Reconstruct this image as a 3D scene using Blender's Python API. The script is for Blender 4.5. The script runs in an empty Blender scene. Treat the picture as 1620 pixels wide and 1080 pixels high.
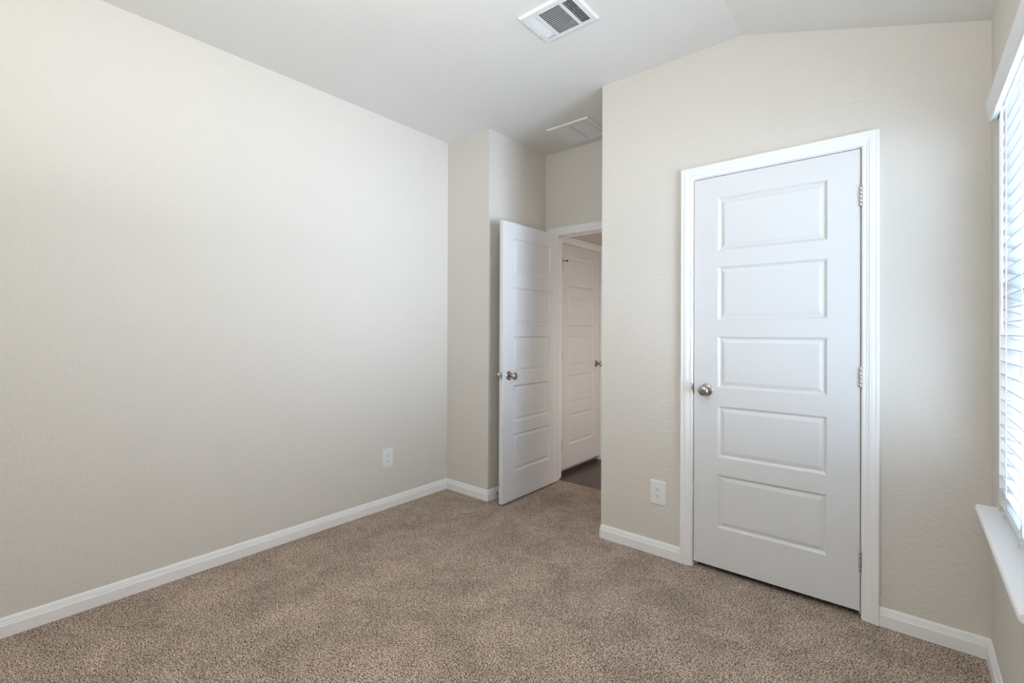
import bpy, math, random
from mathutils import Vector, Matrix

random.seed(7)
sc = bpy.context.scene
P_WIN, C_WIN, SPREAD = 35, (0.637, 0.798, 1.0), 180
P_BEAM, C_BEAM = 25.5, (0.768, 0.837, 1.0)
P_FILL, C_FILL = 55.5, (0.905, 0.955, 1.0)
P_HALL, C_HALL = 8.2, (1.0, 0.875, 0.82)
WORLD = 1.0
COL = sc.collection

# ------------------------------------------------------------------ camera
CAM_H = 1.2468
F_PX, PP_Y = 753.06, 521.21
YAW, PITCH, ROLL = math.radians(39.7646), math.radians(0.2073), math.radians(0.2362)
fw = Vector((-math.sin(YAW) * math.cos(PITCH), math.cos(YAW) * math.cos(PITCH), math.sin(PITCH)))
rt = Vector((math.cos(YAW), math.sin(YAW), 0))
up = rt.cross(fw)
R_ = math.cos(ROLL) * rt + math.sin(ROLL) * up
U_ = -math.sin(ROLL) * rt + math.cos(ROLL) * up
cd = bpy.data.cameras.new('camera')
cd.sensor_width = 36.0
cd.lens = F_PX * 36.0 / 1620.0
cd.shift_y = (PP_Y - 540.0) / 1620.0
cd.clip_start = 0.02
cam = bpy.data.objects.new('camera', cd)
COL.objects.link(cam)
M = Matrix((R_, U_, -fw)).transposed().to_4x4()
M.translation = Vector((0, 0, CAM_H))
cam.matrix_world = M
sc.camera = cam

# ------------------------------------------------------------------ daylight and added lights
W = bpy.data.worlds.new('world')
sc.world = W
W.use_nodes = True
wn = W.node_tree
wn.nodes.clear()
wo = wn.nodes.new('ShaderNodeOutputWorld')
wb = wn.nodes.new('ShaderNodeBackground')
tc = wn.nodes.new('ShaderNodeTexCoord')
sx = wn.nodes.new('ShaderNodeSeparateXYZ')
mr = wn.nodes.new('ShaderNodeMapRange')
mr.inputs['From Min'].default_value = -1
mr.inputs['From Max'].default_value = 1
rp = wn.nodes.new('ShaderNodeValToRGB')
e = rp.color_ramp.elements
e[0].position, e[0].color = 0.0, (0.55, 0.54, 0.52, 1)
e[1].position, e[1].color = 1.0, (0.62, 0.76, 1.0, 1)
for pos, c in ((0.47, (0.70, 0.69, 0.67, 1)), (0.505, (0.62, 0.74, 0.95, 1)), (0.56, (0.95, 0.97, 1.0, 1)), (0.75, (0.85, 0.92, 1.0, 1))):
    q = e.new(pos)
    q.color = c
wn.links.new(tc.outputs['Generated'], sx.inputs[0])
wn.links.new(sx.outputs['Z'], mr.inputs['Value'])
wn.links.new(mr.outputs[0], rp.inputs['Fac'])
wn.links.new(rp.outputs[0], wb.inputs['Color'])
wn.links.new(wb.outputs[0], wo.inputs['Surface'])
wb.inputs['Strength'].default_value = WORLD

WIN_Y0, WIN_Y1, WIN_Z0, WIN_Z1 = 1.592, 2.377, 0.625, 2.062
XW = 0.2458
WALL_T = 0.15


def area(name, loc, rot, sx_, sy_, power, color, portal=False):
    l = bpy.data.lights.new(name, 'AREA')
    l.shape = 'RECTANGLE'
    l.size, l.size_y = sx_, sy_
    l.energy = power
    l.color = color
    o = bpy.data.objects.new(name, l)
    COL.objects.link(o)
    o.location = loc
    o.rotation_euler = rot
    if portal:
        l.cycles.is_portal = True
    return o


# daylight falling in through the window
wl = area('window_daylight', (XW + WALL_T + 0.02, (WIN_Y0 + WIN_Y1) / 2, (WIN_Z0 + WIN_Z1) / 2),
          (0, math.radians(90), 0), WIN_Z1 - WIN_Z0, WIN_Y1 - WIN_Y0, P_WIN, C_WIN)
wl.data.spread = math.radians(SPREAD)
# added narrow beam behind the window, lifts the left wall and the alcove
fl_ = area('window_beam_fill', (XW + WALL_T + 0.03, (WIN_Y0 + WIN_Y1) / 2, (WIN_Z0 + WIN_Z1) / 2),
           (0, math.radians(94), 0), WIN_Z1 - WIN_Z0, WIN_Y1 - WIN_Y0, P_BEAM, C_BEAM)
fl_.data.spread = math.radians(70)
# added unseen fill, aimed up so the ceiling spreads it through the room
area('bounce_fill', (-0.55, 0.0, 1.75), (math.pi, 0, 0), 1.0, 1.0, P_FILL, C_FILL)
# light reaching the hall from the rooms to its right
area('hall_lamp', (-0.75, 3.83, 1.0), (0, math.radians(90), 0), 1.0, 0.5, P_HALL, C_HALL)

sc.view_settings.view_transform = 'Standard'
sc.view_settings.look = 'None'
sc.view_settings.gamma = 1
sc.view_settings.use_curve_mapping = False
sc.view_settings.exposure = 0.05

# ------------------------------------------------------------------ materials


def pmat(name, color, rough=0.5, metal=0.0, spec=0.5):
    m = bpy.data.materials.new(name)
    m.use_nodes = True
    b = m.node_tree.nodes['Principled BSDF']
    b.inputs['Base Color'].default_value = (*color, 1)
    b.inputs['Roughness'].default_value = rough
    b.inputs['Metallic'].default_value = metal
    b.inputs['Specular IOR Level'].default_value = spec
    return m


def N(m, t):
    return m.node_tree.nodes.new(t)


def L(m, a, b):
    m.node_tree.links.new(a, b)


def add_bump(m, scale, strength, dist, detail=3, scale_vec=None, rough=0.55):
    b = m.node_tree.nodes['Principled BSDF']
    t = N(m, 'ShaderNodeTexCoord')
    n = N(m, 'ShaderNodeTexNoise')
    n.inputs['Scale'].default_value = scale
    n.inputs['Detail'].default_value = detail
    n.inputs['Roughness'].default_value = rough
    if scale_vec:
        mp = N(m, 'ShaderNodeMapping')
        mp.inputs['Scale'].default_value = scale_vec
        L(m, t.outputs['Object'], mp.inputs[0])
        L(m, mp.outputs[0], n.inputs['Vector'])
    else:
        L(m, t.outputs['Object'], n.inputs['Vector'])
    bp = N(m, 'ShaderNodeBump')
    bp.inputs['Strength'].default_value = strength
    bp.inputs['Distance'].default_value = dist
    L(m, n.outputs['Fac'], bp.inputs['Height'])
    L(m, bp.outputs[0], b.inputs['Normal'])
    return n


MAT = {}
MAT['wall'] = pmat('wall_paint', (0.71, 0.67, 0.61), 0.7, spec=0.3)
add_bump(MAT['wall'], 60, 0.6, 0.004, 4)
MAT['ceiling'] = pmat('ceiling_paint', (0.81, 0.795, 0.76), 0.8, spec=0.2)
add_bump(MAT['ceiling'], 55, 0.4, 0.004, 4)
MAT['trim'] = pmat('trim_paint', (0.89, 0.885, 0.875), 0.38)
MAT['door'] = pmat('door_paint', (0.75, 0.75, 0.75), 0.42)
add_bump(MAT['door'], 30, 0.05, 0.001, 2, (14, 14, 0.8))
MAT['plastic'] = pmat('white_plastic', (0.84, 0.84, 0.83), 0.35)
MAT['slot'] = pmat('dark_slot', (0.03, 0.028, 0.026), 0.6)
MAT['slat'] = pmat('blind_slat', (0.56, 0.575, 0.60), 0.4)  # slats darkened against the window glare; valance keeps the plain white
MAT['valance'] = pmat('blind_valance', (0.82, 0.825, 0.83), 0.4)
MAT['cord'] = pmat('blind_cord', (0.85, 0.85, 0.85), 0.7)
MAT['vinyl'] = pmat('window_vinyl', (0.84, 0.85, 0.85), 0.4)
MAT['nickel'] = pmat('satin_nickel', (0.44, 0.42, 0.395), 0.26, metal=1.0)
MAT['hinge'] = pmat('hinge_steel', (0.55, 0.54, 0.52), 0.35, metal=1.0)
MAT['vent'] = pmat('vent_enamel', (0.83, 0.83, 0.84), 0.4)
MAT['grille'] = pmat('grille_enamel', (0.84, 0.84, 0.835), 0.5)
MAT['duct'] = pmat('duct_shade', (0.17, 0.17, 0.18), 0.6)
MAT['rubber'] = pmat('black_rubber', (0.03, 0.03, 0.03), 0.6)

# wall glass: a thin sheet, clear with a weak mirror
g = bpy.data.materials.new('window_glass')
g.use_nodes = True
g.node_tree.nodes.clear()
o_ = N(g, 'ShaderNodeOutputMaterial')
mx = N(g, 'ShaderNodeMixShader')
tr = N(g, 'ShaderNodeBsdfTransparent')
tr.inputs[0].default_value = (0.93, 0.96, 0.97, 1)
gl = N(g, 'ShaderNodeBsdfGlossy')
gl.inputs['Roughness'].default_value = 0.02
mx.inputs[0].default_value = 0.05
L(g, tr.outputs[0], mx.inputs[1])
L(g, gl.outputs[0], mx.inputs[2])
L(g, mx.outputs[0], o_.inputs[0])
MAT['glass'] = g

# carpet: speckled cut pile, trodden patches and pile-direction shading put into the colour
c = pmat('carpet', (0.33, 0.26, 0.2), 0.95, spec=0.05)
MAT['carpet'] = c
b = c.node_tree.nodes['Principled BSDF']
t = N(c, 'ShaderNodeTexCoord')
n1 = N(c, 'ShaderNodeTexNoise')
n1.inputs['Scale'].default_value = 190
n1.inputs['Detail'].default_value = 1.5
n1.inputs['Roughness'].default_value = 0.6
L(c, t.outputs['Object'], n1.inputs['Vector'])
vo = N(c, 'ShaderNodeTexVoronoi')            # each tuft its own shade
vo.inputs['Scale'].default_value = 260
L(c, t.outputs['Object'], vo.inputs['Vector'])
vs = N(c, 'ShaderNodeSeparateColor')
L(c, vo.outputs['Color'], vs.inputs[0])
ad = N(c, 'ShaderNodeMath')
ad.operation = 'MULTIPLY_ADD'
ad.inputs[1].default_value = 0.20
L(c, vs.outputs[0], ad.inputs[0])
sb = N(c, 'ShaderNodeMath')
sb.operation = 'SUBTRACT'
sb.inputs[1].default_value = 0.10
L(c, n1.outputs['Fac'], sb.inputs[0])
L(c, sb.outputs[0], ad.inputs[2])
r1 = N(c, 'ShaderNodeValToRGB')
ee = r1.color_ramp.elements
ee[0].position, ee[0].color = 0.33, (0.060, 0.040, 0.030, 1)
ee[1].position, ee[1].color = 0.68, (0.83, 0.68, 0.575, 1)
q = ee.new(0.45)
q.color = (0.30, 0.223, 0.172, 1)
q = ee.new(0.54)
q.color = (0.49, 0.388, 0.316, 1)
L(c, ad.outputs[0], r1.inputs[0])
n2 = N(c, 'ShaderNodeTexNoise')
n2.inputs['Scale'].default_value = 4.2
n2.inputs['Detail'].default_value = 6
n2.inputs['Roughness'].default_value = 0.68
n2.inputs['Distortion'].default_value = 0.6
L(c, t.outputs['Object'], n2.inputs['Vector'])
r2 = N(c, 'ShaderNodeMapRange')
r2.inputs['From Min'].default_value = 0.36
r2.inputs['From Max'].default_value = 0.62
r2.inputs['To Min'].default_value = 0.80
r2.inputs['To Max'].default_value = 1.10
L(c, n2.outputs['Fac'], r2.inputs['Value'])
mm = N(c, 'ShaderNodeMix')
mm.data_type = 'RGBA'
mm.blend_type = 'MULTIPLY'
mm.inputs['Factor'].default_value = 1.0
L(c, r1.outputs[0], mm.inputs['A'])
L(c, r2.outputs[0], mm.inputs['B'])
L(c, mm.outputs['Result'], b.inputs['Base Color'])
bp = N(c, 'ShaderNodeBump')
bp.inputs['Strength'].default_value = 0.6
bp.inputs['Distance'].default_value = 0.004
L(c, ad.outputs[0], bp.inputs['Height'])
L(c, bp.outputs[0], b.inputs['Normal'])

# dark plank floor in the hall
h = pmat('dark_plank', (0.06, 0.04, 0.035), 0.35)
MAT['plank'] = h
b = h.node_tree.nodes['Principled BSDF']
t = N(h, 'ShaderNodeTexCoord')
mp = N(h, 'ShaderNodeMapping')
mp.inputs['Rotation'].default_value = (0, 0, math.radians(90))
br = N(h, 'ShaderNodeTexBrick')
br.inputs['Scale'].default_value = 1.0
br.inputs['Brick Width'].default_value = 1.2
br.inputs['Row Height'].default_value = 0.15
br.inputs['Mortar Size'].default_value = 0.0015
br.inputs['Color1'].default_value = (0.060, 0.040, 0.034, 1)
br.inputs['Color2'].default_value = (0.095, 0.066, 0.056, 1)
br.inputs['Mortar'].default_value = (0.02, 0.014, 0.012, 1)
L(h, t.outputs['Object'], mp.inputs[0])
L(h, mp.outputs[0], br.inputs['Vector'])
nz = N(h, 'ShaderNodeTexNoise')
nz.inputs['Scale'].default_value = 6
nz.inputs['Detail'].default_value = 5
mp2 = N(h, 'ShaderNodeMapping')
mp2.inputs['Scale'].default_value = (9, 0.8, 1)
L(h, t.outputs['Object'], mp2.inputs[0])
L(h, mp2.outputs[0], nz.inputs['Vector'])
mrn = N(h, 'ShaderNodeMapRange')
mrn.inputs['To Min'].default_value = 0.5
mrn.inputs['To Max'].default_value = 1.5
L(h, nz.outputs['Fac'], mrn.inputs['Value'])
mm = N(h, 'ShaderNodeMix')
mm.data_type = 'RGBA'
mm.blend_type = 'MULTIPLY'
mm.inputs['Factor'].default_value = 1.0
L(h, br.outputs['Color'], mm.inputs['A'])
L(h, mrn.outputs[0], mm.inputs['B'])
L(h, mm.outputs['Result'], b.inputs['Base Color'])

# ------------------------------------------------------------------ mesh helpers


class MB:
    """collects faces, then links them as one mesh object"""

    def __init__(self):
        self.v, self.f, self.sm = [], [], []

    def face(self, pts, smooth=False):
        i = len(self.v)
        self.v += [tuple(p) for p in pts]
        self.f.append(list(range(i, i + len(pts))))
        self.sm.append(smooth)

    def grid(self, rows, smooth=False, close=False):
        """rows of equal length, joined by quads; close: each row is a ring"""
        i = len(self.v)
        n = len(rows[0])
        for r in rows:
            self.v += [tuple(p) for p in r]
        for a in range(len(rows) - 1):
            for k in range(n if close else n - 1):
                k2 = (k + 1) % n
                self.f.append([i + a * n + k, i + a * n + k2, i + (a + 1) * n + k2, i + (a + 1) * n + k])
                self.sm.append(smooth)

    def box(self, x0, x1, y0, y1, z0, z1, bev=0.0):
        if bev <= 0:
            p = [(x, y, z) for z in (z0, z1) for (x, y) in ((x0, y0), (x1, y0), (x1, y1), (x0, y1))]
            i = len(self.v)
            self.v += p
            for q in ([3, 2, 1, 0], [4, 5, 6, 7], [0, 1, 5, 4], [1, 2, 6, 5], [2, 3, 7, 6], [3, 0, 4, 7]):
                self.f.append([i + k for k in q])
                self.sm.append(False)
            return
        b_ = min(bev, (x1 - x0) / 2.01, (y1 - y0) / 2.01, (z1 - z0) / 2.01)
        rings = []
        for z, d in ((z0, b_), (z0 + b_, 0), (z1 - b_, 0), (z1, b_)):
            X0, X1, Y0, Y1 = x0 + d, x1 - d, y0 + d, y1 - d
            k = b_ * 0.99 if d == 0 else b_ * 0.5
            rings.append([(X0 + k, Y0, z), (X1 - k, Y0, z), (X1, Y0 + k, z), (X1, Y1 - k, z),
                          (X1 - k, Y1, z), (X0 + k, Y1, z), (X0, Y1 - k, z), (X0, Y0 + k, z)])
        self.grid(rings, close=True)
        self.face(list(reversed(rings[0])))
        self.face(rings[-1])

    def prism(self, poly, axis, a0, a1):
        """poly: 2D points; axis: the axis it is extruded along"""
        def P(u, v, w):
            return {'x': (w, u, v), 'y': (u, w, v), 'z': (u, v, w)}[axis]
        A = [P(u, v, a0) for u, v in poly]
        B = [P(u, v, a1) for u, v in poly]
        self.face(list(reversed(A)))
        self.face(B)
        for i in range(len(poly)):
            j = (i + 1) % len(poly)
            self.face([A[i], A[j], B[j], B[i]])

    def lathe(self, prof, origin, axis, n=24, smooth=True):
        """prof: (radius, distance along axis)"""
        ax = Vector(axis).normalized()
        s = Vector((0, 0, 1)) if abs(ax.z) < 0.9 else Vector((1, 0, 0))
        u = ax.cross(s).normalized()
        w = ax.cross(u)
        rows = []
        for r, d in prof:
            rows.append([Vector(origin) + ax * d + (u * math.cos(2 * math.pi * k / n) + w * math.sin(2 * math.pi * k / n)) * max(r, 1e-5) for k in range(n)])
        self.grid(rows, smooth=smooth, close=True)
        self.face(list(reversed(rows[0])))
        self.face(rows[-1])

    def tube(self, pts, r, n=8, smooth=True):
        pts = [Vector(p) for p in pts]
        rows = []
        for i, p in enumerate(pts):
            d = (pts[min(i + 1, len(pts) - 1)] - pts[max(i - 1, 0)]).normalized()
            s = Vector((0, 0, 1)) if abs(d.z) < 0.9 else Vector((1, 0, 0))
            u = d.cross(s).normalized()
            w = d.cross(u)
            rows.append([p + (u * math.cos(2 * math.pi * k / n) + w * math.sin(2 * math.pi * k / n)) * r for k in range(n)])
        self.grid(rows, smooth=smooth, close=True)
        self.face(list(reversed(rows[0])))
        self.face(rows[-1])

    def sweep(self, rows, cap=True):
        """closed profile rings joined along a path"""
        self.grid(rows, close=True)
        if cap:
            self.face(list(reversed(rows[0])))
            self.face(rows[-1])

    def build(self, name, mat, parent=None):
        me = bpy.data.meshes.new(name)
        me.from_pydata(self.v, [], self.f)
        me.polygons.foreach_set('use_smooth', self.sm)
        me.materials.append(mat)
        import bmesh
        bm = bmesh.new()
        bm.from_mesh(me)
        bmesh.ops.remove_doubles(bm, verts=bm.verts, dist=1e-6)
        bmesh.ops.recalc_face_normals(bm, faces=bm.faces)
        bm.to_mesh(me)
        bm.free()
        o = bpy.data.objects.new(name, me)
        COL.objects.link(o)
        if parent:
            o.parent = parent
        return o


def tag(o, label=None, cat=None, group=None, kind=None):
    if label:
        o['label'] = label
    if cat:
        o['category'] = cat
    if group:
        o['group'] = group
    if kind:
        o['kind'] = kind
    return o


def empty(name, loc, rz=0.0, label=None, cat=None, group=None, kind=None):
    o = bpy.data.objects.new(name, None)
    o.empty_display_size = 0.1
    COL.objects.link(o)
    o.location = loc
    o.rotation_euler = (0, 0, rz)
    return tag(o, label, cat, group, kind)


# ------------------------------------------------------------------ room dimensions
H = 2.743
XL, YS, XS = -2.8204, 2.5841, -2.3771
YD, XD = 2.5789, -1.4352
YA = 3.2975
XR, HR = -0.6421, 2.4495
SL = (H - HR) / (XW - XR)
YB = -0.75
CL0, CL1 = -0.8835, -0.1576          # closet opening between the jambs
CLZ = 2.0575
AL0, AL1, ALZ = -2.276, -1.535, 2.046   # alcove door opening
XH = -2.365
HZ = -0.025                           # hall floor
YHE = 4.273

# ------------------------------------------------------------------ shell
m = MB()
m.box(XL - 0.12, XW + WALL_T, YB - 0.1, 3.333, -0.1, 0.0)
tag(m.build('floor', MAT['carpet']), 'speckled brown cut pile carpet covering the bedroom floor', 'carpet', kind='structure')
m = MB()
m.box(XH - 0.2, -0.6, 3.333, YHE + 0.1, -0.1, HZ)
tag(m.build('floor_hall', MAT['plank']), 'dark brown plank floor seen through the open doorway', 'floor', kind='structure')

m = MB()
xe = XW + WALL_T
m.prism([(XL - 0.12, H), (XR, H), (xe, H - SL * (xe - XR)), (xe, H - SL * (xe - XR) + 0.12), (XR, H + 0.1), (XL - 0.12, H + 0.1)], 'y', YB - 0.1, 3.40)
tag(m.build('ceiling', MAT['ceiling']), 'textured off white ceiling, flat then sloping down to the window wall', 'ceiling', kind='structure')
m = MB()
m.box(XH - 0.2, -0.6, 3.40, YHE + 0.1, H, H + 0.1)
tag(m.build('ceiling_hall', MAT['ceiling']), 'shaded hall ceiling beyond the open doorway', 'ceiling', kind='structure')

m = MB()
m.box(XL - 0.12, XL, YB, YS, 0, H)
tag(m.build('wall_left', MAT['wall']), 'long greige wall at left with a single outlet', 'wall', kind='structure')
m = MB()
m.box(XL - 0.12, XS, YS, 3.40, 0, H)
tag(m.build('wall_step', MAT['wall']), 'short boxed out greige wall behind the open door', 'wall', kind='structure')
m = MB()
m.box(XL - 0.12, XW + WALL_T, YB - 0.1, YB, 0, H)
m.build('wall_rear', MAT['wall'])
tag(bpy.data.objects['wall_rear'], 'greige wall behind the viewer', 'wall', kind='structure')


def ceil_z(x):
    return H if x <= XR else H - SL * (x - XR)


m = MB()
j = 0.018
y0, y1 = YD, YD + 0.115
m.prism([(XD, 0), (CL0 - j, 0), (CL0 - j, H), (XD, H)], 'y', y0, y1)
m.prism([(CL0 - j, CLZ + j), (CL1 + j, CLZ + j), (CL1 + j, ceil_z(CL1 + j)), (XR, H), (CL0 - j, H)], 'y', y0, y1)
m.prism([(CL1 + j, 0), (XW, 0), (XW, ceil_z(XW)), (CL1 + j, ceil_z(CL1 + j))], 'y', y0, y1)
m.box(XD, XD + 0.115, y1, YA, 0, H)
tag(m.build('wall_far', MAT['wall']), 'greige wall with the closed closet door', 'wall', kind='structure')

m = MB()
y0, y1 = YA, YA + 0.10
m.box(XS, AL0 - j, y0, y1, HZ, H)
m.box(AL0 - j, AL1 + j, y0, y1, ALZ + j, H)
m.box(AL1 + j, XD + 0.115, y0, y1, HZ, H)
m.prism([(XD + 0.115, 0), (XW, 0), (XW, ceil_z(XW)), (XR, H), (XD + 0.115, H)], 'y', y0, y1)
tag(m.build('wall_alcove', MAT['wall']), 'tan shaded wall above the open doorway', 'wall', kind='structure')

m = MB()
x0, x1 = XW, XW + WALL_T
m.box(x0, x1, YB, WIN_Y0, 0, HR)
m.box(x0, x1, WIN_Y1, 3.40, 0, HR)
m.box(x0, x1, WIN_Y0, WIN_Y1, 0, WIN_Z0 - 0.026)
m.box(x0, x1, WIN_Y0, WIN_Y1, WIN_Z1, HR)
tag(m.build('wall_right', MAT['wall']), 'greige wall at right holding the window', 'wall', kind='structure')

# hall
D3Y0, D3Y1, D3Z = 3.530, 4.207, 2.034
m = MB()
x0, x1 = XH - 0.06, XH
m.box(x0, x1, 3.40, D3Y0 - 0.004 - j, HZ, H)
m.box(x0, x1, D3Y1 + 0.004 + j, YHE, HZ, H)
m.box(x0, x1, D3Y0 - 0.004 - j, D3Y1 + 0.004 + j, D3Z + 0.004 + j, H)
m.box(x0 - 0.08, x0, 3.40, YHE, HZ, H)
tag(m.build('wall_hall_left', MAT['wall']), 'hall wall that holds the closed hall door', 'wall', kind='structure')
m = MB()
m.box(XH - 0.2, -0.6, YHE, YHE + 0.1, HZ, H)
tag(m.build('wall_hall_end', MAT['wall']), 'far end wall of the hall', 'wall', kind='structure')
m = MB()
m.box(-0.6, -0.5, 3.40, YHE + 0.1, HZ, H)
tag(m.build('wall_hall_right', MAT['wall']), 'right end wall of the hall', 'wall', kind='structure')

# ------------------------------------------------------------------ baseboards
BP = [(0.0, 0.0), (0.014, 0.0), (0.014, 0.048), (0.0125, 0.0515), (0.0105, 0.0525), (0.0105, 0.058), (0.0085, 0.061), (0.0085, 0.064),
      (0.0065, 0.071), (0.004, 0.0765), (0.0018, 0.0782), (0.0, 0.0782)]


def baseboard(name, path, label, z0=0.0, bb=None):
    """path: (x, y, ux, uy): the wall point and the direction the profile stands out in"""
    rows = [[(x + ux * u, y + uy * u, z0 + z) for u, z in BP] for x, y, ux, uy in path]
    mb = bb or MB()
    mb.sweep(rows)
    if bb is None:
        tag(mb.build(name, MAT['trim']), label, 'baseboard', kind='structure')


baseboard('baseboard_left', [(XL, YB, 1, 0), (XL, YS, 1, -1)], 'white baseboard along the long left wall')
baseboard('baseboard_step', [(XL, YS, 1, -1), (XS, YS, 1, -1), (XS, YA, 1, -1)], 'white baseboard wrapping the boxed out wall behind the open door')
bb = MB()
r = 0.009
baseboard('', [(XD, YA, -1, -1), (XD, YD + r, -1, 0), (XD + r * 0.29, YD + r * 0.29, -0.72, -0.72), (XD + r, YD, 0, -1), (CL0 - 0.0645, YD, 0, -1)], '', bb=bb)
tag(bb.build('baseboard_far', MAT['trim']), 'white baseboard between the wall corner and the closet door', 'baseboard', kind='structure')
baseboard('baseboard_corner', [(CL1 + 0.0645, YD, 0, -1), (XW, YD, -1, -1), (XW, YB, -1, 0)], 'white baseboard from closet door round the corner below the window')
baseboard('baseboard_hall', [(XH, YHE, 1, -1), (-0.6, YHE, 0, -1)], 'white baseboard on the far end wall of the hall', z0=HZ)
baseboard('baseboard_alcove', [(AL1 + 0.066, YA, 0, -1), (XD, YA, -1, -1)], 'short white baseboard to the right of the open doorway')

# ------------------------------------------------------------------ door casings and jambs
CP = [(0.0, 0.0), (0.0, 0.009), (0.003, 0.0105), (0.014, 0.0105), (0.017, 0.0125), (0.021, 0.0125), (0.026, 0.0155), (0.036, 0.0165),
      (0.046, 0.0155), (0.049, 0.017), (0.055, 0.0175), (0.059, 0.0165), (0.0605, 0.014), (0.0605, 0.0)]


def casing(name, label, loc, ux, nrm, a0, a1, z0, z1, depth, jamb_in=0.0, left_only=False, off=0.0, sill=0.0):
    """loc: point of the wall plane; ux: direction along the wall; nrm: out of the wall into the room.
    a0..a1: clear opening between the jambs along ux; z1: its head; depth: how far the jamb runs back"""
    root = empty(name, loc, 0, label, 'door frame', kind='structure')
    ux, nrm = Vector(ux), Vector(nrm)
    zz = Vector((0, 0, 1))
    rv = 0.004

    def P(a, u_a, z, u_z):
        return [ux * (a + u_a * u) + zz * (z + u_z * u) + nrm * v for u, v in CP]
    s0 = MB()
    s0.sweep([P(a0 - rv, -1, z0, 0), P(a0 - rv, -1, z1 + rv, 1)])
    s0.build('side_casing', MAT['trim'], root)
    s1 = MB()
    s1.sweep([P(a1 + rv, 1, z0, 0), P(a1 + rv, 1, z1 + rv, 1)])
    s1.build('side_casing', MAT['trim'], root)
    hd = MB()
    hd.sweep([P(a0 - rv, -1, z1 + rv, 1), P(a1 + rv, 1, z1 + rv, 1)])
    hd.build('head_casing', MAT['trim'], root)
    jb = MB()

    def B(aa, ab, za, zb, d0=0.0, d1=depth):
        c_ = [ux * a + zz * z - nrm * d for d in (d0, d1) for (a, z) in ((aa, za), (ab, za), (ab, zb), (aa, zb))]
        jb.grid([c_[:4], c_[4:]], close=True)
        jb.face(c_[:4])
        jb.face(c_[4:])
    t_ = 0.0179
    B(a0 - t_, a0, z0, z1)
    B(a1, a1 + t_, z0, z1)
    B(a0 - t_, a1 + t_, z1, z1 + t_)
    # stop strip the door shuts against
    if depth > 0.058:
        s = 0.011
        B(a0, a0 + s, z0, z1 - s, 0.04, 0.058)
        B(a1 - s, a1, z0, z1 - s, 0.04, 0.058)
        B(a0, a1, z1 - s, z1, 0.04, 0.058)
    jb.build('jamb', MAT['trim'], root)
    return root


k1 = casing('trim_1', 'white moulded frame round the closed closet door', (0, YD, 0), (1, 0, 0), (0, -1, 0), CL0, CL1, 0, CLZ, 0.115)
k2 = casing('trim_2', 'white moulded frame of the open doorway in the alcove', (0, YA, 0), (1, 0, 0), (0, -1, 0), AL0, AL1, 0, ALZ, 0.10)
k3 = casing('trim_3', 'white moulded frame round the hall door beyond the doorway', (XH, 0, 0), (0, 1, 0), (1, 0, 0), D3Y0 - 0.004, D3Y1 + 0.004, HZ, D3Z + 0.004, 0.0575)

# ------------------------------------------------------------------ five panel doors
DT = 0.035


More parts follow.
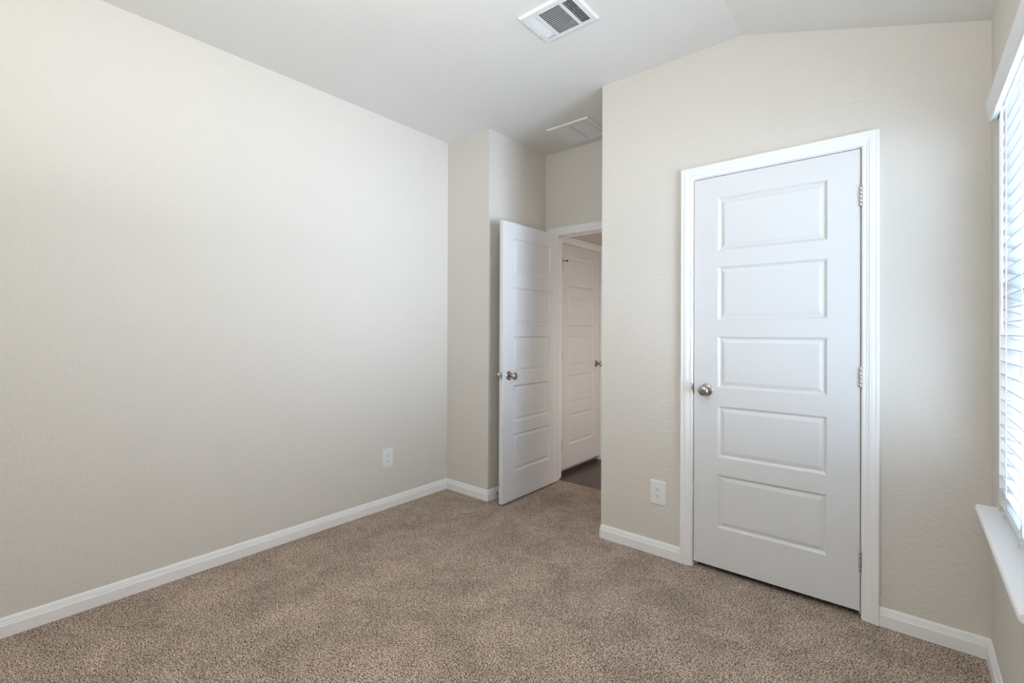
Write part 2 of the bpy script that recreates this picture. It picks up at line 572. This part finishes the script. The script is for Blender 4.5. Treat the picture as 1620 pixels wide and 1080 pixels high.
def make_door(name, label, loc, rz, w, h, knuckle, mat=None, knobs=(1, -1)):
    """local frame: x from the hinge edge to the latch edge, y through the slab (mid plane 0), z up"""
    mat = mat or MAT['door']
    root = empty(name, loc, rz, label, 'door', kind='structure')
    s = h / 2.025
    zs = [(0.207, 0.482), (0.571, 0.836), (0.931, 1.195), (1.282, 1.555), (1.640, 1.913)]
    zs = [(a * s, b_ * s) for a, b_ in zs]
    px0, px1 = 0.122, w - 0.122
    m_ = MB()
    e_ = 0.002
    hd = DT / 2
    for sg in (1, -1):
        y = sg * hd
        # stiles and rails as flat faces
        cuts = [0.0 + e_] + [v for p in zs for v in p] + [h - e_]
        for (xa, xb) in ((e_, px0), (px1, w - e_)):
            for i in range(len(cuts) - 1):
                m_.face([(xa, y, cuts[i]), (xb, y, cuts[i]), (xb, y, cuts[i + 1]), (xa, y, cuts[i + 1])])
        for i in range(0, len(cuts) - 1, 2):
            m_.face([(px0, y, cuts[i]), (px1, y, cuts[i]), (px1, y, cuts[i + 1]), (px0, y, cuts[i + 1])])
        # sticking down into each panel
        for za, zb in zs:
            prof = [(0.0, 0.0), (0.0015, 0.0022), (0.005, 0.0042), (0.0085, 0.0088), (0.011, 0.0100)]
            rows = [[(px0 + d, y - sg * q_, za + d), (px1 - d, y - sg * q_, za + d), (px1 - d, y - sg * q_, zb - d), (px0 + d, y - sg * q_, zb - d)] for d, q_ in prof]
            m_.grid(rows, close=True)
    # edges with a tiny arris
    for sg in (1, -1):
        y, yi = sg * hd, sg * (hd - e_)
        ring = lambda d, yy: [(d, yy, d), (w - d, yy, d), (w - d, yy, h - d), (d, yy, h - d)]
        m_.grid([ring(e_, y), ring(0, yi)], close=True)
    m_.grid([[(0, -hd + e_, 0), (w, -hd + e_, 0), (w, -hd + e_, h), (0, -hd + e_, h)],
             [(0, hd - e_, 0), (w, hd - e_, 0), (w, hd - e_, h), (0, hd - e_, h)]], close=True)
    m_.build('slab', mat, root)
    for za, zb in zs:
        p_ = MB()
        for sg in (1, -1):
            y = sg * hd
            prof = [(0.011, 0.0100), (0.015, 0.0100), (0.017, 0.0094), (0.030, 0.0052), (0.033, 0.0047)]
            rows = [[(px0 + d, y - sg * q_, za + d), (px1 - d, y - sg * q_, za + d), (px1 - d, y - sg * q_, zb - d), (px0 + d, y - sg * q_, zb - d)] for d, q_ in prof]
            p_.grid(rows, close=True)
            p_.face(rows[-1])
        p_.build('panel', mat, root)
    # knobs
    kz, kx = 0.915, w - 0.066
    for sg in knobs:
        k_ = MB()
        prof = [(0.0, 0.032), (0.0115, 0.032), (0.0115, 0.034), (0.0185, 0.0385), (0.0245, 0.0455), (0.0272, 0.0535), (0.0262, 0.060), (0.0215, 0.0655), (0.012, 0.0685), (0.0, 0.0692)]
        prof = [(0.0105, 0.008), (0.0095, 0.02), (0.0105, 0.031)] + prof[2:]
        k_.lathe(prof, (kx, sg * hd, kz), (0, sg, 0), 28)
        kn = k_.build('door_knob', MAT['nickel'], root)
        r_ = MB()
        r_.lathe([(0.0325, 0.0), (0.0325, 0.0022), (0.031, 0.004), (0.026, 0.0062), (0.018, 0.008), (0.0105, 0.0085)], (kx, sg * hd, kz), (0, sg, 0), 32)
        r_.build('rose', MAT['nickel'], kn)
    # latch on the free edge
    l_ = MB()
    l_.box(w - 0.0005, w + 0.0012, -0.0125, 0.0125, kz - 0.0285, kz + 0.0285, 0.0006)
    lt = l_.build('latch_plate', MAT['hinge'], root)
    l_ = MB()
    l_.prism([(w + 0.001, -0.008), (w + 0.012, -0.008 * knuckle), (w + 0.001, 0.008)] if knuckle > 0 else [(w + 0.001, -0.008), (w + 0.012, 0.008), (w + 0.001, 0.008)], 'z', kz - 0.010, kz + 0.010)
    l_.build('latch_bolt', MAT['nickel'], lt)
    # hinges: a five part knuckle and the edge of the leaves
    for hz_ in (0.2215 * s, 1.023 * s, 1.816 * s):
        b_ = MB()
        yk = knuckle * (hd + 0.0045)
        for i in range(5):
            a_ = hz_ - 0.0445 + i * 0.0178
            b_.lathe([(0.0054, 0.0), (0.0060, 0.0006), (0.0060, 0.0168), (0.0054, 0.0174)], (-0.0016, yk, a_), (0, 0, 1), 14)
        b_.lathe([(0.0042, 0.0), (0.0042, 0.003), (0.001, 0.0048)], (-0.0016, yk, hz_ + 0.0445), (0, 0, 1), 14)
        b_.box(-0.0034, -0.0004, min(0, yk), max(0, yk), hz_ - 0.0445, hz_ + 0.0445)
        b_.build('hinge', MAT['hinge'], root)
    return root


D1 = make_door('door_1', 'closed white five panel closet door with a round nickel knob', (-0.1606, YD + DT / 2, 0.029), math.pi, 0.7199, 2.0254, 1)
ang = math.radians(0.7575)
hx, hy = -2.2264 - DT / 2, 3.279
D2 = make_door('door_2', 'open white five panel door standing in front of the alcove wall', (hx, hy, 0.012), -math.pi / 2 + ang, 0.714, 2.030, -1)
D3 = make_door('door_3', 'closed white five panel door in the hall seen past the open door', (XH - DT / 2 - 0.0005, D3Y0, 0.018), math.pi / 2, D3Y1 - D3Y0, D3Z - 0.018, -1)

# strike plate lip on the closet jamb
m = MB()
m.box(CL0 - 0.0045, CL0 + 0.0005, YD - 0.0135, YD + 0.03, 0.944 - 0.0285, 0.944 + 0.0285, 0.0015)
m.build('strike_plate', MAT['nickel'], k1).location = (0, -YD, 0)

# hinge pin stop on the hall door
m = MB()
m.tube([(0.006, -0.026, 1.858), (0.03, -0.05, 1.858)], 0.0035)
m.lathe([(0.008, 0), (0.008, 0.01), (0.006, 0.012)], (0.03, -0.05, 1.858), (0.7, -0.7, 0), 12)
tag(m.build('hinge_stop', MAT['rubber'], D3), 'small black hinge stop')

# ------------------------------------------------------------------ spring stop on the alcove baseboard
root = empty('door_stop', (XS + 0.0135, 2.668, 0.043), 0, 'small dark door stop on the baseboard behind the open door', 'door stop')
m = MB()
m.lathe([(0.010, 0), (0.010, 0.003), (0.006, 0.005)], (0, 0, 0), (1, 0, 0), 14)
m.build('base', MAT['hinge'], root)
m = MB()
m.tube([(0.004 + 0.05 * k / 60, 0.005 * math.cos(k * 0.9), 0.005 * math.sin(k * 0.9)) for k in range(61)], 0.0012, 6)
m.build('spring', MAT['hinge'], root)
m = MB()
m.lathe([(0.006, 0.053), (0.0085, 0.054), (0.0085, 0.064), (0.006, 0.066)], (0, 0, 0), (1, 0, 0), 14)
m.build('tip', MAT['rubber'], root)

# ------------------------------------------------------------------ outlets


def rounded(u0, u1, v0, v1, r_, n=5):
    pts = []
    for cu, cv, a0 in ((u1 - r_, v1 - r_, 0), (u0 + r_, v1 - r_, 90), (u0 + r_, v0 + r_, 180), (u1 - r_, v0 + r_, 270)):
        for k in range(n):
            a = math.radians(a0 + 90 * k / (n - 1))
            pts.append((cu + r_ * math.cos(a), cv + r_ * math.sin(a)))
    return pts


def outlet(loc, rz, label):
    """local: x along the wall, -y out of the wall, z up"""
    root = empty('wall_outlet', loc, rz, label, 'outlet', 'duplex wall outlets')
    m_ = MB()
    w2, h2 = 0.0435, 0.0665
    rows = []
    for d, y in ((0.0, 0.0), (0.0, -0.004), (0.0012, -0.0058), (0.004, -0.0066)):
        rows.append([(u, y, v) for u, v in rounded(-w2 + d, w2 - d, -h2 + d, h2 - d, 0.004)])
    m_.grid(rows, close=True)
    m_.face(rows[-1])
    m_.face(list(reversed(rows[0])))
    m_.build('cover_plate', MAT['plastic'], root)
    for cz in (0.0195, -0.0195):
        f_ = MB()
        ring = []
        for k in range(28):
            a = 2 * math.pi * k / 28
            u, v = 0.0172 * math.cos(a), 0.0172 * math.sin(a)
            ring.append((u, max(-0.0142, min(0.0142, v))))
        rows = [[(u * q_, y, cz + v * q_) for u, v in ring] for q_, y in ((1, -0.006), (1, -0.0079), (0.95, -0.0084))]
        f_.grid(rows, close=True)
        f_.face(rows[-1])
        rc = f_.build('receptacle', MAT['plastic'], root)
        for u, hh in ((-0.0062, 0.0040), (0.0062, 0.0033)):
            s_ = MB()
            s_.box(u - 0.0013, u + 0.0013, -0.0088, -0.0083, cz + 0.0035 - hh, cz + 0.0035 + hh)
            s_.build('slot', MAT['slot'], rc)
        s_ = MB()
        s_.lathe([(0.0026, 0), (0.0026, 0.0006)], (0, -0.0082, cz - 0.0075), (0, -1, 0), 12)
        s_.build('ground_hole', MAT['slot'], rc)
    for cz in (0.0, 0.048, -0.048)[:1] + (0.0485, -0.0485):
        s_ = MB()
        s_.lathe([(0.0032, 0), (0.0032, 0.0006), (0.002, 0.0011)], (0, -0.0065, cz), (0, -1, 0), 12)
        s_.build('screw', MAT['vent'], root)
    return root


outlet((XL, 2.0227, 0.3507), math.pi / 2, 'white duplex outlet low on the long left wall')
outlet((-1.0758, YD, 0.348), 0, 'white duplex outlet between the wall corner and the closet door')

# ------------------------------------------------------------------ supply register in the ceiling
vx0, vx1, vy0, vy1 = -1.4315, -1.130, 1.7555, 1.996
root = empty('ceiling_register', ((vx0 + vx1) / 2, (vy0 + vy1) / 2, H), 0, 'white ceiling air register with three louvre banks and dark slots', 'air vent')
ox, oy = (vx0 + vx1) / 2, (vy0 + vy1) / 2
DZ = 0.013
holes = [(-1.403, -1.356), (-1.3365, -1.2215), (-1.2045, -1.1585)]
hy0, hy1 = 1.789, 1.966
m = MB()
xs = [vx0 + 0.006] + [v for p in holes for v in p] + [vx1 - 0.006]
for i in range(0, len(xs) - 1, 2):
    m.box(xs[i] - ox, xs[i + 1] - ox, vy0 + 0.006 - oy, vy1 - 0.006 - oy, -DZ, -DZ + 0.0015)
for a_, b_ in holes:
    m.box(a_ - ox, b_ - ox, vy0 + 0.006 - oy, hy0 - oy, -DZ, -DZ + 0.0015)
    m.box(a_ - ox, b_ - ox, hy1 - oy, vy1 - 0.006 - oy, -DZ, -DZ + 0.0015)
rg = lambda d, z: [(vx0 + d - ox, vy0 + d - oy, z), (vx1 - d - ox, vy0 + d - oy, z), (vx1 - d - ox, vy1 - d - oy, z), (vx0 + d - ox, vy1 - d - oy, z)]
m.grid([rg(0.0, 0.0), rg(0.0, -0.005), rg(0.006, -DZ), rg(0.006, -DZ + 0.0015)], close=True)
m.build('face_plate', MAT['vent'], root)
m = MB()
m.box(vx0 + 0.02 - ox, vx1 - 0.02 - ox, vy0 + 0.02 - oy, vy1 - 0.02 - oy, -0.0025, -0.0005)  # backing sheet on the uncut ceiling, duct shade put into its colour
tag(m.build('duct_backing', MAT['duct'], root), 'dark sheet in place of the shaded duct behind the louvres')


def blade(mb, p0, p1, wdir, width, thick):
    """a thin flat bar from p0 to p1, its width along wdir"""
    p0, p1, wd = Vector(p0), Vector(p1), Vector(wdir).normalized()
    d = (p1 - p0).normalized()
    n_ = d.cross(wd).normalized()
    ring = lambda p: [p + wd * width / 2 + n_ * thick / 2, p - wd * width / 2 + n_ * thick / 2, p - wd * width / 2 - n_ * thick / 2, p + wd * width / 2 - n_ * thick / 2]
    mb.grid([ring(p0), ring(p1)], close=True)
    mb.face(ring(p0))
    mb.face(ring(p1))


bz = -DZ + 0.0055
# left bank: wide blades facing the viewer
m = MB()
a_, b_ = holes[0]
for k in range(4):
    x = a_ + 0.006 + (b_ - a_ - 0.012) * k / 3
    blade(m, (x - ox, hy0 - oy, bz), (x - ox, hy1 - oy, bz), (1, 0, 0.42), 0.0138, 0.0008)
m.build('louvre_bank', MAT['vent'], root)
# middle bank: thin blades along x
m = MB()
a_, b_ = holes[1]
for k in range(15):
    y = hy0 + 0.005 + (hy1 - hy0 - 0.010) * k / 14
    blade(m, (a_ - ox, y - oy, bz), (b_ - ox, y - oy, bz), (0, 0.75, 1), 0.0105, 0.0008)
m.build('louvre_bank', MAT['vent'], root)
# right bank: open blades with cross bars seen behind
m = MB()
a_, b_ = holes[2]
for k in range(4):
    x = a_ + 0.004 + (b_ - a_ - 0.006) * k / 3
    blade(m, (x - ox, hy0 - oy, bz), (x - ox, hy1 - oy, bz), (0.8, 0, -1), 0.0105, 0.0008)
m.build('louvre_bank', MAT['vent'], root)
m = MB()
for k in range(11):
    y = hy0 + 0.012 + (hy1 - hy0 - 0.024) * k / 10
    blade(m, (a_ - ox, y - oy, -0.0055), (b_ - ox, y - oy, -0.0055), (0, 0.6, 1), 0.005, 0.0008)
m.build('damper', MAT['hinge'], root)
m = MB()
lv = [(-1.4125, 1.852, -DZ), (-1.4125, 1.853, -DZ - 0.008), (-1.4135, 1.870, -DZ - 0.010), (-1.4135, 1.900, -DZ - 0.010), (-1.4125, 1.910, -DZ - 0.007), (-1.410, 1.9165, -DZ - 0.001)]
m.tube([(x - ox, y - oy, z) for x, y, z in lv], 0.0022)
m.build('damper_lever', MAT['vent'], root)

# ------------------------------------------------------------------ return air grille in the alcove ceiling
gx0, gx1, gy0, gy1 = -2.0665, -1.7145, 2.872, 3.2185
ox, oy = (gx0 + gx1) / 2, (gy0 + gy1) / 2
root = empty('return_grille', (ox, oy, H), 0, 'grey white square return air grille with two panels above the open door', 'air vent')
m = MB()
rg = lambda d, z: [(gx0 + d - ox, gy0 + d - oy, z), (gx1 - d - ox, gy0 + d - oy, z), (gx1 - d - ox, gy1 - d - oy, z), (gx0 + d - ox, gy1 - d - oy, z)]
fr_ = 0.034
m.grid([rg(0, 0), rg(0, -0.004), rg(0.004, -0.010), rg(fr_, -0.010), rg(fr_ + 0.002, -0.005)], close=True)
m.box(-0.0055, 0.0055, gy0 + fr_ - oy, gy1 - fr_ - oy, -0.010, -0.004)
m.build('frame', MAT['grille'], root)
for s_ in (-1, 1):
    m = MB()
    xa, xb = (gx0 + fr_ + 0.004 - ox, -0.0085) if s_ < 0 else (0.0085, gx1 - fr_ - 0.004 - ox)
    n_ = 30
    for k in range(n_):
        y = gy0 + fr_ + 0.006 - oy + (gy1 - gy0 - 2 * fr_ - 0.012) * (k + 0.5) / n_
        blade(m, (xa, y, -0.0085), (xb, y, -0.0085), (0, 1, 0.05), 0.0084, 0.0007)
    m.box(xa, xb, gy0 + fr_ + 0.003 - oy, gy0 + fr_ + 0.008 - oy, -0.0096, -0.003)
    m.box(xa, xb, gy1 - fr_ - 0.008 - oy, gy1 - fr_ - 0.003 - oy, -0.0096, -0.003)
    m.box(xa, xa + 0.004, gy0 + fr_ + 0.003 - oy, gy1 - fr_ - 0.003 - oy, -0.0096, -0.003)
    m.box(xb - 0.004, xb, gy0 + fr_ + 0.003 - oy, gy1 - fr_ - 0.003 - oy, -0.0096, -0.003)
    m.build('louvre_panel', MAT['grille'], root)
m = MB()
m.box(gx0 + 0.03 - ox, gx1 - 0.03 - ox, gy0 + 0.03 - oy, gy1 - 0.03 - oy, -0.002, -0.0005)
m.build('filter', MAT['grille'], root)

# ------------------------------------------------------------------ window
WXF = XW + 0.085
root = empty('window_1', (WXF, (WIN_Y0 + WIN_Y1) / 2, WIN_Z0), 0, 'white vinyl sash window behind the blind', 'window', kind='structure')
hw, wh = (WIN_Y1 - WIN_Y0) / 2, WIN_Z1 - WIN_Z0
m = MB()


def frame_rect(mb, x0, x1, y0_, y1_, z0_, z1_, t_):
    mb.box(x0, x1, y0_, y0_ + t_, z0_, z1_)
    mb.box(x0, x1, y1_ - t_, y1_, z0_, z1_)
    mb.box(x0, x1, y0_ + t_, y1_ - t_, z0_, z0_ + t_)
    mb.box(x0, x1, y0_ + t_, y1_ - t_, z1_ - t_, z1_)


frame_rect(m, 0.0, 0.065, -hw, hw, 0, wh, 0.03)
m.build('window_frame', MAT['vinyl'], root)
mid = wh / 2
for nm, x0, z0_, z1_ in (('sash', 0.005, 0.03, mid + 0.02), ('sash', 0.033, mid - 0.02, wh - 0.03)):
    s_ = MB()
    frame_rect(s_, x0, x0 + 0.026, -hw + 0.03, hw - 0.03, z0_, z1_, 0.04)
    so = s_.build(nm, MAT['vinyl'], root)
    p_ = MB()
    p_.box(x0 + 0.011, x0 + 0.015, -hw + 0.068, hw - 0.068, z0_ + 0.038, z1_ - 0.038)
    p_.build('pane', MAT['glass'], so)

# drywall is the wall itself; the stool is a painted board with horns
m = MB()
SX = 0.188
zt, th = WIN_Z0, 0.026
nr = th / 2
nose = [(SX + nr * 0.75 * (1 - math.sin(math.radians(t_))), zt - nr - nr * math.cos(math.radians(t_))) for t_ in range(0, 181, 15)]
ring = lambda y, xb: [(x, y, z) for x, z in nose] + [(xb, y, zt), (xb, y, zt - th)]
ys = [WIN_Y0 - 0.048, WIN_Y0 - 0.0445, WIN_Y1 + 0.0445, WIN_Y1 + 0.048]
m.sweep([[(max(x, x + d), y, zt - nr + (z - zt + nr) * (1 - d * 60)) for x, y, z in ring(yy, XW - 0.0002 - d)] for yy, d in zip(ys, (0.003, 0, 0, 0.003))])
m.box(XW - 0.0002, WXF, WIN_Y0, WIN_Y1, zt - th, zt)
tag(m.build('trim_4', MAT['trim']), 'white window sill board with a rounded nose below the blind', 'window sill', kind='structure')

# ------------------------------------------------------------------ blind
by0, by1 = WIN_Y0 + 0.006, WIN_Y1 - 0.005
root = empty('window_blind', (XW, (by0 + by1) / 2, WIN_Z0), 0, 'white horizontal slatted blind with a tilt wand in the window at right', 'window blind')
bw = (by1 - by0) / 2
zb = WIN_Z0
m = MB()
vp = [(-0.005, 2.006), (-0.020, 2.006), (-0.020, 2.014), (-0.0235, 2.018), (-0.0235, 2.027), (-0.021, 2.031), (-0.024, 2.036), (-0.0275, 2.046),
      (-0.0295, 2.058), (-0.0305, 2.070), (-0.0295, 2.080), (-0.026, 2.085), (-0.018, 2.085), (-0.012, 2.075), (-0.010, 2.05), (-0.010, 2.02), (-0.005, 2.012)]
yv0, yv1 = -bw - 0.035, bw + 0.042
m.sweep([[(x, y, z - zb) for x, z in vp] for y in (yv0, yv1)])
for ya, yb in ((yv0, yv0 + 0.012), (yv1 - 0.012, yv1)):
    m.box(-0.012, -0.0006, ya, yb, 2.012 - zb, 2.078 - zb)
m.build('valance', MAT['valance'], root)
m = MB()
m.box(0.001, 0.052, -bw, bw, 2.012 - zb, 2.058 - zb, 0.002)
m.build('head_rail', MAT['valance'], root)
PITCH_S = 0.0443
n_sl = 30
tilt = math.radians(22.0)
m = MB()
zlo = 0.6985
for k in range(n_sl):
    z = zlo + PITCH_S * k - zb
    rows = []
    for y in (-bw, bw):
        rr = []
        for t_, cz in ((-1, 0), (-0.5, 0.0016), (0, 0.0021), (0.5, 0.0016), (1, 0)):
            rr.append((0.0265 + 0.025 * t_ * math.cos(tilt), y, z + cz - 0.025 * t_ * math.sin(tilt) + 0.0014))
        for t_, cz in ((1, 0), (0.5, 0.0016), (0, 0.0021), (-0.5, 0.0016), (-1, 0)):
            rr.append((0.0265 + 0.025 * t_ * math.cos(tilt), y, z + cz - 0.025 * t_ * math.sin(tilt) - 0.0014))
        rows.append(rr)
    m.sweep(rows)
m.build('slats', MAT['slat'], root)
m = MB()
rz0 = 0.6485 - zb
ct, st = math.cos(tilt), math.sin(tilt)
rp_ = [(-0.025, -0.005), (-0.023, -0.0075), (0.023, -0.0075), (0.025, -0.005), (0.025, 0.005), (0.023, 0.0075), (-0.023, 0.0075), (-0.025, 0.005)]
m.sweep([[(0.0265 + u * ct + v * st, y, rz0 - u * st + v * ct) for u, v in rp_] for y in (-bw, bw)])
m.build('bottom_rail', MAT['valance'], root)
# ladders: front and rear cords, rungs, the tied tail under the bottom rail
yc = (by0 + by1) / 2
for y in (2.222 - yc, 1.945 - yc, 1.70 - yc):
    m = MB()
    for x in (-0.0004, 0.0535):
        m.tube([(x, y, (0.662 if x < 0 else 0.642) - zb), (x, y, 2.012 - zb)], 0.0014, 6)
    for k in range(n_sl):
        z = zlo + PITCH_S * k - zb - 0.0026
        m.tube([(-0.0004, y, z + 0.0102), (0.0535, y, z - 0.0102)], 0.0006, 5)
    m.build('ladder_cord', MAT['cord'], root)
    m = MB()
    pts = []
    m.tube([(-0.0006, y + 0.001, 0.705 - zb), (-0.003, y + 0.007, 0.688 - zb), (-0.004, y + 0.004, 0.672 - zb), (-0.0015, y, 0.657 - zb)], 0.0013, 6)
    m.tube([(-0.0015, y, 0.657 - zb), (-0.005, y + 0.003, 0.651 - zb), (-0.006, y + 0.004, 0.643 - zb)], 0.0011, 6)
    m.tube([(-0.0015, y, 0.657 - zb), (-0.008, y - 0.003, 0.660 - zb), (-0.015, y + 0.004, 0.658 - zb)], 0.0011, 6)
    m.lathe([(0.001, 0), (0.003, 0.001), (0.003, 0.003), (0.001, 0.004)], (0.0015, y, 0.657 - zb), (-1, 0, 0), 10)
    m.build('cord_tail', MAT['cord'], root)
m = MB()
yw = 2.235 - yc
m.lathe([(0.0042, 0.0), (0.0046, 0.004), (0.0042, 0.010), (0.0036, 0.02), (0.0036, 0.70), (0.003, 0.742), (0.0015, 0.752)], (-0.0098, yw, 1.2512 - zb), (0, 0, 1), 6, smooth=False)
wd = m.build('tilt_wand', MAT['plastic'], root)
m = MB()
m.tube([(-0.0098, yw, 2.002 - zb), (-0.0098, yw, 2.010 - zb), (-0.003, yw, 2.016 - zb), (0.004, yw, 2.014 - zb)], 0.0014, 6)
m.build('hook', MAT['hinge'], wd)
